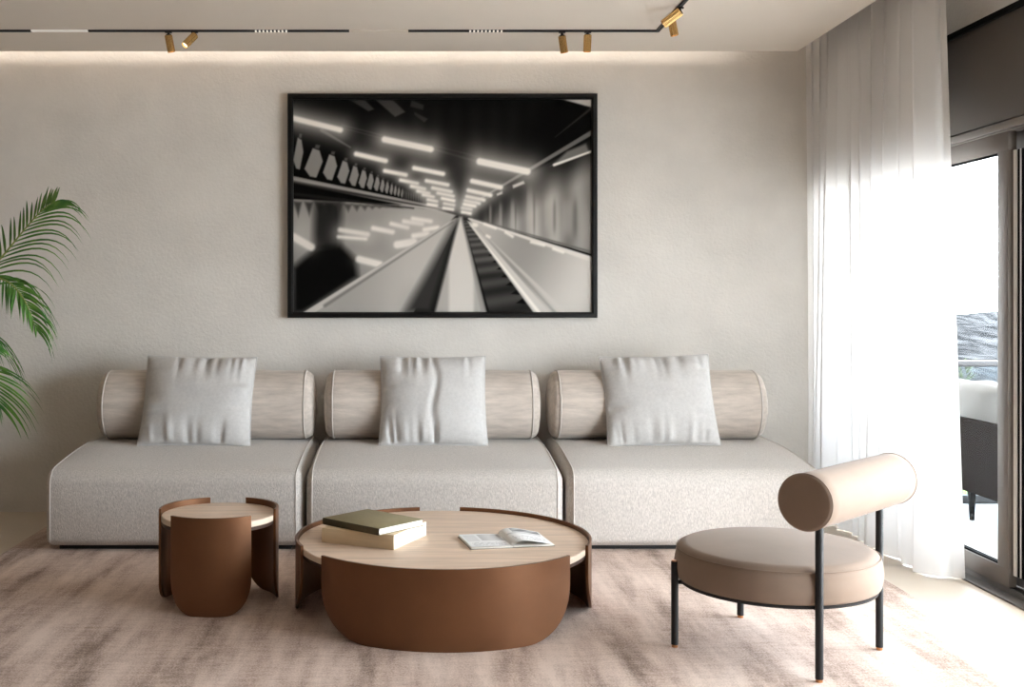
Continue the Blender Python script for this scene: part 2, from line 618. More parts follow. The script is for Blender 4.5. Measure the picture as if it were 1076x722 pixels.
# ------------------------------------------------------------------ sofa modules
def sofa_module():
    W, D, Z0, Z1 = 1.312, 1.08, 0.019, 0.462
    YF = -D / 2
    hh = (Z1 - Z0)
    half = (W / 2, D / 2, hh / 2)
    rr = (0.038, 0.07, 0.085)
    cz = (Z0 + Z1) / 2

    def puff(q):
        x, y, z = q
        lo = -half[2] + rr[2]
        if z < lo:
            z = lo + (z - lo) * 0.45
        zs = rr[2] * 0.55
        if z < 0:
            z = z * (half[2]) / (half[2] - zs)
        fx = max(0, 1 - (abs(x) / half[0]) ** 4)
        fy = max(0, 1 - (abs(y) / half[1]) ** 4)
        fz = max(0, 1 - (abs(z) / half[2]) ** 2)
        if z > 0:
            z += 0.012 * fx * fy * (z / half[2])
            z -= 0.058 * max(0.0, min(1.0, (0.12 - y) / 0.66)) ** 1.5 * min(1.0, z / half[2])
        y += (y / half[1]) * 0.012 * fz * fx
        x += (x / half[0]) * 0.006 * fz * fy
        w = noise.noise(Vector((x * 2.2, y * 2.2, z * 2.2))) * 0.006
        return Vector((x, y + w * 0.6, z + w * (1 if z > 0 else 0) + cz))
    root = empty('sofa_module', (0, 0, 0))
    bm = bmesh.new()
    add_rbox(bm, (W, D, hh), rr, (22, 18, 10), puff)
    seat = link('seat', bm, M['sofa_fabric'], root, angle=180)
    # welt seams that run over front and top near each side
    for sx in (-1, 1):
        bm = bmesh.new()
        x = sx * (half[0] - 0.032)
        path = []
        for k in range(15):
            path.append((x, -half[1], -half[2] + 0.05 + (2 * half[2] - 0.05) * k / 14))
        for k in range(1, 26):
            path.append((x, -half[1] + 2 * half[1] * k / 26, half[2]))
        pts = []
        for p in path:
            c = puff(rmap(p, half, rr))
            pts.append(c + Vector((sx * 0.001, 0, 0)))
        add_tube(bm, pts, 0.0042, 6)
        link('piping', bm, M['piping'], seat)
    box('plinth', (-W / 2 + 0.06, -D / 2 + 0.06, 0.0), (W / 2 - 0.06, D / 2 - 0.06, Z0 + 0.015), M['plinth'], root, 0.004)
    # bolster back
    BL, BR = 1.228, 0.205
    prof = [(0.0, -BL / 2 - 0.012), (BR * 0.5, -BL / 2 - 0.009), (BR * 0.80, -BL / 2 + 0.002), (BR * 0.90, -BL / 2 + 0.012),
            (BR * 0.955, -BL / 2 + 0.027), (BR * 0.985, -BL / 2 + 0.045), (BR * 1.0, -BL / 2 + 0.065)]
    mid = [(BR * (1.0 + 0.012 * math.sin(math.pi * i / 24)), -BL / 2 + 0.065 + (BL - 0.13) * i / 24) for i in range(1, 24)]
    prof = prof + mid + [(r, -z) for r, z in reversed(prof)]
    bm = bmesh.new()
    mt = Matrix.Translation((0, D / 2 - 0.235, Z1 + BR - 0.004)) @ Matrix.Rotation(R(90), 4, 'Y')
    add_lathe(bm, prof, 56, mt)
    for v in bm.verts:                       # it sits: flatten the underside a little
        zz = v.co.z - (Z1 + BR)
        if zz < -0.15:
            v.co.z = Z1 + BR - 0.15 + (zz + 0.15) * 0.8
    bk = link('backrest', bm, M['bolster_fabric'], root, angle=180)
    for sx in (-1, 1):
        bm = bmesh.new()
        pts = []
        for k in range(49):
            a = 2 * math.pi * k / 48
            zz = BR * 0.985 * math.sin(a)
            z = zz if zz > -0.15 else -0.15 + (zz + 0.15) * 0.8
            pts.append((sx * (BL / 2 - 0.044), D / 2 - 0.235 + BR * 0.987 * math.cos(a), Z1 + BR - 0.004 + z))
        add_tube(bm, pts, 0.005, 6, caps=False)
        link('piping', bm, M['piping'], bk)
    return root


SOFA_Y = 5.66 + 0.54
xs = (-1.226, 0.106, 1.438)
labels = ('beige bolster-back sofa module at the left end, nearest the palm fronds',
          'middle module of the beige sofa, below the framed picture',
          'beige bolster-back sofa module at the right end, nearest the curtain')
proto = sofa_module()
for i, x in enumerate(xs):
    s = proto if i == 0 else copy_tree(proto)
    s.location = (x, SOFA_Y, RUGZ + 0.0006)
    tag(s, labels[i], 'sofa', 'modules of the beige sofa')
    for ch in s.children:
        if ch.name.startswith('backrest'):
            ch.location.x = (0.029, 0.0, -0.035)[i]

# ------------------------------------------------------------------ pillows
def pillow(cx, w, h, yb, zb, tilt, roll, seed, label, crease):
    rng = random.Random(seed)
    n, m = 64, 58
    folds_b = [(rng.uniform(-0.85, 0.85), rng.uniform(0.025, 0.055), rng.uniform(0.012, 0.024), rng.choice((-1, 1, -1))) for _ in range(11)]
    folds_t = [(rng.uniform(-0.8, 0.8), rng.uniform(0.03, 0.065), rng.uniform(0.012, 0.024), rng.choice((-1, 1, -1))) for _ in range(9)]
    folds_s = [(rng.uniform(-0.8, 0.8), rng.uniform(0.04, 0.09), rng.uniform(0.004, 0.010), rng.choice((-1, 1)), sd) for sd in (-1, 1) for _ in range(5)]

    def outline(a, b):
        # pinched edges between pointed corners
        x = a * (1 - 0.035 * (1 - b * b) * abs(a) ** 3)
        z = b * (1 - 0.04 * (1 - a * a) * abs(b) ** 3)
        return x, z

    def wr(a, b):
        d = 0.0
        for c, s, amp, sg in folds_b:
            f = math.exp(-((a - c - 0.15 * (b + 1) * c) / (s * (1 + 0.9 * (b + 1)))) ** 2)
            d += sg * amp * f * math.exp(-((b + 0.93) / 0.34) ** 2)
        for c, s, amp, sg in folds_t:
            f = math.exp(-((a - c) / (s * (1 + 0.9 * (1 - b)))) ** 2)
            d += sg * amp * f * math.exp(-((b - 0.92) / 0.36) ** 2)
        for c, s, amp, sg, sd in folds_s:
            f = math.exp(-((b - c) / s) ** 2)
            d += sg * amp * f * math.exp(-((a - sd * 0.93) / 0.28) ** 2)
        if crease:
            d -= 0.020 * math.exp(-((a - 0.02 - 0.05 * math.sin(b * 4)) / 0.055) ** 2) * max(0, 1 - ((b - 0.05) / 0.95) ** 2)
        d += 0.006 * noise.noise(Vector((a * 2.3 + seed, b * 2.3, seed * 1.7)))
        return d
    bm = bmesh.new()

    def side(sgn, thick):
        g = []
        for j in range(m + 1):
            row = []
            for i in range(n + 1):
                a = math.sin(R(90) * (-1 + 2 * i / n)) * 0.5 + 0.5 * (-1 + 2 * i / n)
                b = math.sin(R(90) * (-1 + 2 * j / m)) * 0.5 + 0.5 * (-1 + 2 * j / m)
                x, z = outline(a, b)
                e = max(0, (1 - abs(a) ** 2.6)) * max(0, (1 - abs(b) ** 2.6))
                t = thick * e ** 0.55
                fade = min(1, e * 6)
                d = t + (wr(a, b) * fade if sgn < 0 else 0)
                d = max(d, 0.0)
                row.append((x * w / 2, sgn * d, (z + 1) * h / 2))
            g.append(row)
        return g
    front, back = side(-1, 0.105), side(1, 0.03)
    vf = [[bm.verts.new(p) for p in row] for row in front]
    vb = []
    for j, row in enumerate(back):
        r = []
        for i, p in enumerate(row):
            if i in (0, n) or j in (0, m):
                r.append(vf[j][i])
            else:
                r.append(bm.verts.new(p))
        vb.append(r)
    for j in range(m):
        for i in range(n):
            bm.faces.new((vf[j][i], vf[j][i + 1], vf[j + 1][i + 1], vf[j + 1][i]))
            q = [vb[j][i], vb[j + 1][i], vb[j + 1][i + 1], vb[j][i + 1]]
            bm.faces.new(q)
    root = empty('throw_pillow', (cx, yb, zb))
    root.rotation_euler = (R(-tilt), R(roll), 0)
    tag(root, label, 'pillow', 'grey pillows on the sofa')
    edge = [front[0][i] for i in range(n + 1)] + [front[j][n] for j in range(1, m + 1)] + \
           [front[m][i] for i in range(n - 1, -1, -1)] + [front[j][0] for j in range(m - 1, -1, -1)]
    c = link('cover', bm, M['pillow_fabric'], root, angle=180)
    bm = bmesh.new()
    add_tube(bm, edge, 0.0045, 6, caps=False)
    link('seam', bm, M['pillow_fabric'], root)
    return root


pillow(-1.225, 0.625, 0.535, 6.19, 0.478, 24, 1.0, 3, 'plain grey square pillow on the left sofa module', False)
pillow(0.108, 0.605, 0.535, 6.19, 0.480, 24, 0.0, 8, 'grey square pillow with a deep centre crease on the middle sofa module', True)
pillow(1.392, 0.625, 0.540, 6.19, 0.478, 24, -1.5, 21, 'grey square pillow on the right sofa module', False)

# ------------------------------------------------------------------ framed picture
def art_field():
    """Sepia long-exposure view down an escalator tunnel, as a grid of tones."""
    W, Hh = 420, 298
    X = np.linspace(47, 922, W)[None, :].repeat(Hh, 0)
    Y = np.linspace(55, 675, Hh)[:, None].repeat(W, 1)
    px = 875.0 / W
    L = np.full((Hh, W), 0.025)

    def poly(pts, soft=1.0):
        """antialiased mask of a convex polygon (pts in order)"""
        d = np.full(X.shape, 1e9)
        a = 0
        for (x0, y0), (x1, y1) in zip(pts, pts[1:] + pts[:1]):
            a += x0 * y1 - x1 * y0
        sg = 1 if a > 0 else -1
        for (x0, y0), (x1, y1) in zip(pts, pts[1:] + pts[:1]):
            l = math.hypot(x1 - x0, y1 - y0) or 1
            dd = sg * ((x1 - x0) * (Y - y0) - (y1 - y0) * (X - x0)) / l
            d = np.minimum(d, dd)
        return np.clip(d / (px * soft) + 0.5, 0, 1)

    def put(mask, val):
        nonlocal L
        L = L * (1 - mask) + val * mask

    def seg(x0, y0, x1, y1, r0, r1=None, soft=1.5):
        r1 = r0 if r1 is None else r1
        dx, dy = x1 - x0, y1 - y0
        t = np.clip(((X - x0) * dx + (Y - y0) * dy) / (dx * dx + dy * dy), 0, 1)
        d = np.hypot(X - x0 - t * dx, Y - y0 - t * dy)
        return np.clip((r0 + (r1 - r0) * t - d) / (px * soft) + 0.5, 0, 1), d

    def sm(e0, e1, v):
        t = np.clip((v - e0) / (e1 - e0), 0, 1)
        return t * t * (3 - 2 * t)
    vx, vy = 530.0, 390.0
    ang = np.arctan2(Y - vy, X - vx)
    rad = np.hypot(X - vx, Y - vy)
    # ceiling: faint soffit
    put(poly([(330, 55), (900, 55), (640, 250), (545, 370), (500, 350)], 30) * 0.6, 0.085 + 0.02 * np.sin(X / 9.0))
    put(poly([(212, 56), (258, 58), (285, 84), (268, 90)], 2), 0.20)
    put(poly([(288, 56), (340, 58), (376, 92), (346, 106)], 2), 0.22)
    put(poly([(394, 58), (430, 72), (428, 86), (390, 76)], 2), 0.18)
    put(poly([(402, 92), (442, 112), (432, 122), (402, 100)], 2), 0.17)
    # cable lines between the lamps
    for a in ((190, 130, 330, 165, 2), (190, 138, 320, 172, 1.5), (440, 195, 600, 240, 3), (460, 190, 590, 222, 1.5)):
        put(seg(*a)[0] * 0.6, 0.17)
    put(seg(130, 145, 215, 195, 5, 2)[0] * 0.8, 0.33)
    # right wall with stretched panels
    wall = poly([(568, 384), (640, 335), (760, 262), (922, 170), (922, 505), (565, 402)], 2)
    s = (X - 560) / 362.0
    stripes = 0.5 + 0.5 * np.sin(26 * np.sqrt(np.clip(s, 0, 1)) * 2.1 + 0.4 * np.sin(Y / 40))
    tone = 0.60 + 0.16 * (stripes - 0.5) + 0.10 * np.sin(X / 37.0) * s
    topdark = sm(0, 120, Y - (384 - (X - 568) * 0.60))
    tone = tone * (0.20 + 0.80 * topdark)
    put(wall, tone)
    # blurred lit panels on it
    for (cx, cy, w_, h_) in ((850, 400, 16, 55), (795, 395, 12, 50), (740, 385, 9, 70), (690, 395, 6, 45), (655, 395, 5, 38), (625, 392, 4, 30)):
        g = np.exp(-((X - cx) / w_) ** 4 - ((Y - cy) / h_) ** 4)
        put(g * 0.5, 0.68)
        put(np.exp(-((X - cx - w_ * 1.5) / (w_ * 0.4)) ** 2 - ((Y - cy) / h_) ** 4) * 0.5, 0.33)
    # cornice
    put(seg(560, 365, 925, 150, 2, 7)[0], 0.42)
    put(seg(600, 352, 925, 176, 1, 4)[0], 0.10)
    put(seg(815, 165, 925, 78, 1, 4)[0] * 0.8, 0.24)
    put(poly([(835, 55), (923, 55), (923, 79)], 2), 0.74)
    put(poly([(808, 246), (850, 206), (905, 184), (915, 208)], 4), 0.42)
    m_, d_ = seg(812, 246, 920, 207, 4, 3)
    put(m_, 0.88)
    put(poly([(690, 305), (722, 292), (726, 300), (692, 314)], 2), 0.80)
    put(poly([(643, 330), (660, 322), (660, 330), (645, 336)], 2), 0.80)
    # left lower region: reflecting glass
    gl = poly([(47, 345), (430, 365), (525, 392), (500, 420), (75, 675), (47, 675)], 2)
    put(gl, 0.50 + 0.14 * sm(80, 480, X) - 0.25 * sm(560, 660, Y) * 0)
    put(np.exp(-((X - 80) / 60) ** 2 - ((Y - 440) / 75) ** 2) * gl * 0.9, 0.66)
    dark = poly([(112, 350), (190, 350), (186, 500), (105, 500)], 14)
    put(dark * 0.9, 0.10)
    put(poly([(47, 545), (110, 490), (185, 478), (232, 520), (236, 572), (75, 676), (47, 676)], 12), 0.035)
    for k in range(13):   # reflected hexagon tips
        x = 60 + 33 * k * (1 - 0.022 * k)
        h_ = 42 * (1 - k / 17.0)
        put(poly([(x - 12, 352 + k * 1.4), (x + 12, 354 + k * 1.4), (x + 2, 352 + h_)], 4) * 0.75, 0.20 if k > 3 else 0.12)
    for a in ((185, 435, 265, 448, 7), (180, 455, 260, 461, 5), (282, 430, 338, 441, 7), (335, 417, 382, 428, 6),
              (372, 410, 425, 418, 6), (398, 402, 450, 410, 6), (240, 520, 300, 535, 10), (352, 478, 400, 470, 11), (400, 452, 440, 446, 7),
              (432, 434, 470, 428, 6), (48, 455, 100, 485, 11)):
        m_, d_ = seg(*a, soft=4)
        put(np.exp(-(d_ / 26.0) ** 2) * 0.30, 0.75)
        put(m_ * 0.9, 0.90)
    # left banding rail
    t = (Y - (282 + (X - 47) * 0.20)) / (70 - (X - 47) * 0.105)
    band = poly([(47, 278), (430, 358), (522, 380), (522, 392), (430, 374), (47, 352)], 2)
    prof = 0.44 + 0.24 * np.sin(t * 17.0 + 0.8) - 0.16 * np.clip(t, 0, 1) + 0.12 * sm(200, 500, X)
    put(band, np.clip(prof, 0.06, 0.8))
    put(seg(47, 283, 430, 360, 3, 2)[0], 0.55)
    put(seg(47, 330, 400, 372, 5, 2)[0] * 0.8, 0.12)
    # hexagon openings
    hexes = ((62, 213, 30, 94), (107, 240, 54, 86), (155, 253, 42, 76), (194, 267, 36, 68), (225, 278, 29, 60), (251, 287, 25, 54),
             (273, 294, 21, 48), (292, 301, 18, 42), (308, 307, 15, 38), (322, 312, 13, 35), (335, 317, 11, 32), (346, 321, 10, 29),
             (356, 325, 9, 27), (366, 329, 8, 25))
    for cx, cy, w_, h_ in hexes:
        put(poly([(cx - w_ * .05, cy - h_ / 2), (cx + w_ * .32, cy - h_ * .42), (cx + w_ / 2, cy - h_ * .05), (cx + w_ * .15, cy + h_ / 2),
                  (cx - w_ * .2, cy + h_ * .46), (cx - w_ / 2, cy + h_ * .2)], 1.6), 0.52)
        put(poly([(cx + w_ * .12, cy - h_ * .62), (cx + w_ * .36, cy - h_ * .60), (cx + w_ * .3, cy - h_ * .47), (cx + w_ * .05, cy - h_ * .50)], 1.6), 0.25)
    put(poly([(370, 320), (430, 338), (430, 356), (370, 345)], 5) * 0.7, 0.30 + 0.12 * np.sin(X * 0.9))
    # lamps
    lamps = ((47, 110, 185, 144, 8), (315, 172, 450, 200, 9), (232, 214, 318, 234, 7), (316, 263, 377, 275, 6), (362, 290, 411, 300, 5),
             (402, 255, 486, 272, 6.5), (438, 292, 500, 304, 5.5), (394, 308, 432, 316, 5), (456, 313, 510, 324, 5), (471, 328, 516, 337, 4.5),
             (412, 322, 445, 329, 4.5), (428, 333, 458, 339, 4), (594, 236, 733, 265, 10), (572, 293, 655, 311, 7), (561, 320, 625, 334, 6),
             (556, 338, 606, 348, 5), (551, 350, 592, 358, 4.5), (442, 347, 468, 352, 4), (442, 360, 468, 364, 4), (490, 358, 518, 363, 4),
             (488, 371, 515, 375, 4), (543, 371, 568, 375, 4.5), (543, 383, 566, 387, 4.5), (548, 360, 580, 366, 4.5), (484, 343, 518, 350, 4.5))
    for i, (x0, y0, x1, y1, r) in enumerate(lamps):
        m_, d_ = seg(x0, y0, x1, y1, r, soft=3)
        big = r > 7.5
        put(np.exp(-(d_ / (r * (4.6 if big else 3.3))) ** 1.5) * (0.80 if big else 0.62), 0.76)
        put(m_, 0.93)
    # the escalator
    put(poly([(522, 400), (534, 400), (400, 676), (75, 676)], 2), 0.62 + 0.10 * sm(200, 420, X) - 0.12 * sm(330, 420, X) * sm(560, 676, Y))
    put(poly([(512, 408), (520, 408), (110, 676), (75, 676)], 2), 0.74)
    put(seg(515, 412, 140, 655, 1, 5, 3)[0] * 0.8, 0.42)
    put(poly([(528, 402), (538, 402), (452, 676), (372, 676)], 16), 0.20)
    put(poly([(535, 398), (541, 398), (612, 676), (462, 676)], 5), 0.80 - 0.14 * sm(480, 560, np.abs(X - 540) * 6 + 300))
    put(seg(541, 400, 606, 676, 1, 8, 3)[0] * 0.8, 0.56)
    put(poly([(545, 405), (566, 416), (750, 676), (622, 676)], 2), 0.20 + 0.07 * np.sin((Y - X * 0.10) / (2.0 + (Y - 400) / 60.0)) + 0.10 * sm(600, 480, Y))
    for k in range(12):
        q = (k / 12.0) ** 1.5
        cx, cy, s_ = 590 + 150 * q, 446 + 220 * q, 4 + 15 * q
        put(poly([(cx - s_ * 1.2, cy + s_ * .5), (cx + s_ * 0.7, cy - s_ * .9), (cx + s_, cy + s_ * .7)], 1.5), 0.03)
    put(poly([(560, 402), (572, 402), (922, 512), (922, 676), (785, 676)], 2), 0.66 + 0.08 * np.sin(rad / 60.0 + 1.0) + 0.05 * sm(700, 922, X))
    put(poly([(556, 408), (568, 412), (800, 676), (752, 676)], 2), 0.78)
    put(seg(566, 420, 768, 676, 1, 5, 2)[0], 0.92)
    put(seg(572, 415, 842, 676, 1, 7, 3)[0] * 0.7, 0.78)
    put(seg(585, 425, 815, 676, 0.5, 4, 3)[0] * 0.6, 0.52)
    put(seg(562, 402, 925, 522, 2, 7, 2)[0], 0.84)
    put(seg(575, 402, 925, 500, 1, 3, 2)[0], 0.40)
    for a in ((608, 418, 640, 430, 4), (670, 442, 690, 454, 4), (745, 470, 782, 480, 4), (810, 490, 838, 500, 4), (577, 420, 583, 421, 6), (615, 452, 622, 456, 4)):
        put(seg(*a, soft=3)[0] * 0.9, 0.92)
    # soft motion blur of the picture itself
    for _ in range(1):
        K = np.pad(L, 1, mode='edge')
        L = (K[1:-1, 1:-1] * 4 + K[:-2, 1:-1] + K[2:, 1:-1] + K[1:-1, :-2] + K[1:-1, 2:]) / 8
    return np.clip(L, 0, 1)


def grid_print(name, field, x0, x1, z0, z1, material, parent, tint=(1, 1, 1), gain=1.0, place=None):
    Hh, W = field.shape[:2]
    xs_ = np.linspace(x0, x1, W)
    zs_ = np.linspace(z1, z0, Hh)
    co = np.zeros((Hh, W, 3), np.float32)
    co[:, :, 0] = xs_[None, :]
    co[:, :, 2] = zs_[:, None]
    idx = np.arange(Hh * W).reshape(Hh, W)
    quads = np.stack([idx[1:, :-1], idx[1:, 1:], idx[:-1, 1:], idx[:-1, :-1]], -1).reshape(-1, 4)
    me = bpy.data.meshes.new(name)
    me.from_pydata(co.reshape(-1, 3).tolist(), [], quads.tolist())
    lin = np.where(field <= 0.04045, field / 12.92, ((field + 0.055) / 1.055) ** 2.4) * gain
    ca = me.color_attributes.new('print', 'FLOAT_COLOR', 'POINT')
    buf = np.ones((Hh * W, 4), np.float32)
    for k in range(3):
        buf[:, k] = (lin * tint[k]).reshape(-1) if lin.ndim == 2 else lin[:, :, k].reshape(-1)
    ca.data.foreach_set('color', buf.reshape(-1))
    me.materials.append(material)
    ob = bpy.data.objects.new(name, me)
    COL.objects.link(ob)
    ob.parent = parent
    return ob


def picture():
    yf = 6.735
    a, b = P(302, 334, yf), P(628, 98, yf)
    cx, cz = (a.x + b.x) / 2, (a.z + b.z) / 2
    w, h = b.x - a.x, b.z - a.z
    root = empty('framed_picture', (cx, WY, cz))
    tag(root, 'black framed sepia picture of an escalator tunnel above the sofa', 'picture')
    fw = 0.034
    bm = bmesh.new()
    dp = WY - yf
    # mitred frame: profile swept round the rectangle
    prof = [(0, 0.0), (0, -dp + 0.004), (0.004, -dp), (fw - 0.010, -dp), (fw, -dp + 0.012), (fw, -0.01)]
    corners = [(-w / 2, -h / 2, 1, 1), (w / 2, -h / 2, -1, 1), (w / 2, h / 2, -1, -1), (-w / 2, h / 2, 1, -1)]
    rings = [[bm.verts.new((x + sx * i, d, z + sz * i)) for i, d in prof] for x, z, sx, sz in corners]
    for k in range(4):
        A, B = rings[k], rings[(k + 1) % 4]
        for i in range(len(prof) - 1):
            bm.faces.new((A[i], B[i], B[i + 1], A[i + 1]))
    bmesh.ops.recalc_face_normals(bm, faces=bm.faces[:])
    link('frame', bm, M['frame_black'], root, angle=20)
    box('backing', (-w / 2 + 0.01, -0.016, -h / 2 + 0.01), (w / 2 - 0.01, -0.003, h / 2 - 0.01), M['frame_black'], root)
    iw, ih = w / 2 - fw, h / 2 - fw
    pr = grid_print('print', art_field(), -iw - 0.002, iw + 0.002, -ih - 0.002, ih + 0.002, M['print'], root, (1.0, 0.955, 0.89), 1.12)
    pr.location = (0, -0.03, 0)


picture()

# ------------------------------------------------------------------ tables
def arc_panel(bm, rad, thick, a0, a1, z0, z1, rc_s, rc_z, n=40, m=14):
    """curved sheet with rounded lower corners; angles from the front, clockwise seen from above to +x"""
    arc = (a1 - a0) * rad

    def zlow(s):
        e = min(s, arc - s)
        if e >= rc_s:
            return z0
        return z0 + rc_z * (1 - math.sqrt(max(0, 1 - ((rc_s - e) / rc_s) ** 2)))
    ss = []
    for k in range(17):
        ss.append(rc_s * (1 - math.cos(R(90) * k / 16)))
    mid = [rc_s + (arc - 2 * rc_s) * k / n for k in range(1, n)]
    ss = ss + mid + [arc - s for s in reversed(ss)]
    rows = []
    for s in ss:
        a = a0 + s / rad
        zl = zlow(s)
        col = []
        for r in (rad, rad - thick):
            col.append([Vector((r * math.sin(a), -r * math.cos(a), zl + (z1 - zl) * k / m)) for k in range(m + 1)])
        rows.append(col)
    V = [[[bm.verts.new(p) for p in side] for side in col] for col in rows]
    for A, B in zip(V, V[1:]):
        for k in range(m):
            bm.faces.new((A[0][k], B[0][k], B[0][k + 1], A[0][k + 1]))
            bm.faces.new((A[1][k], A[1][k + 1], B[1][k + 1], B[1][k]))
        bm.faces.new((A[0][m], B[0][m], B[1][m], A[1][m]))
        bm.faces.new((A[0][0], A[1][0], B[1][0], B[0][0]))
    for A, rev in ((V[0], False), (V[-1], True)):
        for k in range(m):
            q = [A[0][k], A[0][k + 1], A[1][k + 1], A[1][k]]
            bm.faces.new(q[::-1] if rev else q)
    bmesh.ops.recalc_face_normals(bm, faces=bm.faces[:])


def table(name, cx, cy, rtop, ztop, zrim, span, thick, rc_s, rc_z, label):
    root = empty(name, (cx, cy, RUGZ))
    tag(root, label, 'table', 'bronze panel tables')
    zt, zr = ztop - RUGZ, zrim - RUGZ
    bm = bmesh.new()
    e = 0.003
    add_lathe(bm, [(0, zt - 0.026), (rtop - e, zt - 0.026), (rtop, zt - 0.026 + e), (rtop, zt - e), (rtop - e, zt), (0, zt)], 96)
    top = link('table_top', bm, M['oak'], root, angle=30)
    top.data.materials.append(M['oak_edge'])
    for p in top.data.polygons:
        if abs(p.normal.z) < 0.5:
            p.material_index = 1
    bm = bmesh.new()          # support ring under the top
    ri, ro = rtop - 0.05, rtop - 0.004
    add_lathe(bm, [(ri, zt - 0.040), (ro, zt - 0.040), (ro, zt - 0.0255), (ri, zt - 0.0255), (ri, zt - 0.040)], 72)
    link('support_ring', bm, M['bronze_dark'], root, angle=30)
    for k in range(3):
        c = R(120 * k)
        bm = bmesh.new()
        arc_panel(bm, rtop + 0.001 + thick, thick, c - span / 2, c + span / 2, 0.0, zr, rc_s, rc_z)
        link('panel', bm, M['bronze'], root, angle=35)
    return root


table('side_table', -0.830, 4.743, 0.2405, 0.388, 0.413, R(82), 0.010, 0.115, 0.14,
      'small tall round table with oak top and curved bronze panel legs')
table('coffee_table', 0.1214, 4.656, 0.602, 0.300, 0.316, R(102), 0.011, 0.24, 0.19,
      'large low round oak-topped table with curved bronze panels, carrying books')


# ------------------------------------------------------------------ books
def book(name, cx, cy, z0, lx, ly, th, ang, cover, spine, pages, label, hard, spine_w=0.004):
    root = empty(name, (cx, cy, z0), ang)
    tag(root, label, 'book', 'closed books on the coffee table')
    e = 0.004 if hard else 0.0008
    ct = 0.0025 if hard else 0.0012
    bm = bmesh.new()
    add_box(bm, (-lx / 2, -ly / 2, 0), (lx / 2, ly / 2, ct), 0.0006)
    add_box(bm, (-lx / 2, -ly / 2, th - ct), (lx / 2, ly / 2, th), 0.0006)
    link('cover', bm, cover, root)
    bm = bmesh.new()   # spine along the long front edge, slightly rounded
    n = 8
    ring = []
    for k in range(n + 1):
        z = 0.0004 + (th - 0.0008) * k / n
        bulge = 0.003 * math.sin(math.pi * k / n)
        ring.append([bm.verts.new((x, -ly / 2 - bulge + dy, z)) for x in (-lx / 2, lx / 2) for dy in (0, spine_w)])
    for A, B in zip(ring, ring[1:]):
        bm.faces.new((A[0], A[2], B[2], B[0]))
        bm.faces.new((A[3], A[1], B[1], B[3]))
        bm.faces.new((A[1], A[0], B[0], B[1]))
        bm.faces.new((A[2], A[3], B[3], B[2]))
    bmesh.ops.recalc_face_normals(bm, faces=bm.faces[:])
    link('spine', bm, spine, root)
    bm = bmesh.new()
    add_box(bm, (-lx / 2 + e, -ly / 2 + spine_w, ct), (lx / 2 - e, ly / 2 - e, th - ct), 0.0008)
    link('pages', bm, pages, root)
    return root


TT = 0.3003
book('book', -0.1625, 4.637, TT, 0.33, 0.305, 0.059, math.atan2(-0.143, 0.297), M['tan_cover'], M['tan_cover'], M['paper'],
     'thick cream book lying under the olive one on the coffee table', False)
book('book', -0.170, 4.627, TT + 0.0592, 0.33, 0.262, 0.028, R(-43), M['olive_cloth'], M['olive_spine'], M['white_paper'],
     'olive green hardback book lying on top of the cream one', True)


def magazine():
    root = empty('open_magazine', (0.377, 4.585, TT), R(10.5))
    tag(root, 'open magazine with printed pages on the right of the coffee table', 'magazine')
    rng = np.random.RandomState(5)
    d = 0.235
    n, m = 48, 40

    def field(kind):
        f = np.full((m, n), 0.93)
        yy, xx = np.mgrid[0:m, 0:n]
        if kind == 0:      # pale photo above, rows of small marks below
            f[3:22, 20:46] = 0.80 + 0.05 * np.sin(xx[3:22, 20:46] / 4.0)
            f[4:24, 3:17] = 0.86
            for r in range(28, 37, 2):
                f[r, 5:44] = 0.93 - 0.22 * (rng.rand(39) > 0.35)
        else:
            f[2:12, 12:46] = 0.58 + 0.10 * np.sin(xx[2:12, 12:46] / 3.0 + yy[2:12, 12:46] / 2.0)
            f[14:17, 4:44] = 0.80
            for r in range(24, 36, 3):
                f[r, 6:44] = 0.93 - 0.28 * (rng.rand(38) > 0.45)
        return f
    # page surfaces: height profile across the width
    left = lambda t: 0.011 - 0.004 * (1 - t) ** 3          # t: 0 spine .. 1 outer edge
    right = lambda t: 0.007 + 0.024 * abs(math.sin(math.pi * t ** 0.6)) * (1 - 0.3 * t)
    for name, sgn, prof, w, kind in (('left_page', -1, left, 0.172, 0), ('right_page', 1, right, 0.172, 1)):
        x0, x1 = (-w, 0) if sgn < 0 else (0, w)
        ob = grid_print('page', field(kind), x0, x1, -d / 2, d / 2, M['page_print'], root)
        for v in ob.data.vertices:
            t = abs(v.co.x) / w
            y = v.co.z
            v.co = (v.co.x, y, prof(t) + (0.0 if sgn < 0 else 0.004 * (y / d)))
        for p in ob.data.polygons:
            p.use_smooth = True
    # page block under the left side, and the few leaves under the right
    bm = bmesh.new()
    add_box(bm, (-0.173, -d / 2, 0.0012), (-0.002, d / 2, 0.0068), 0.0006)
    link('page_block', bm, M['white_paper'], root)
    bm = bmesh.new()
    add_box(bm, (0.001, -d / 2, 0.0012), (0.172, d / 2, 0.006), 0.0006)
    link('page_block', bm, M['white_paper'], root)
    box('cover', (-0.175, -d / 2 - 0.001, 0), (0.174, d / 2 + 0.001, 0.0012), M['frame_black'], root)


magazine()

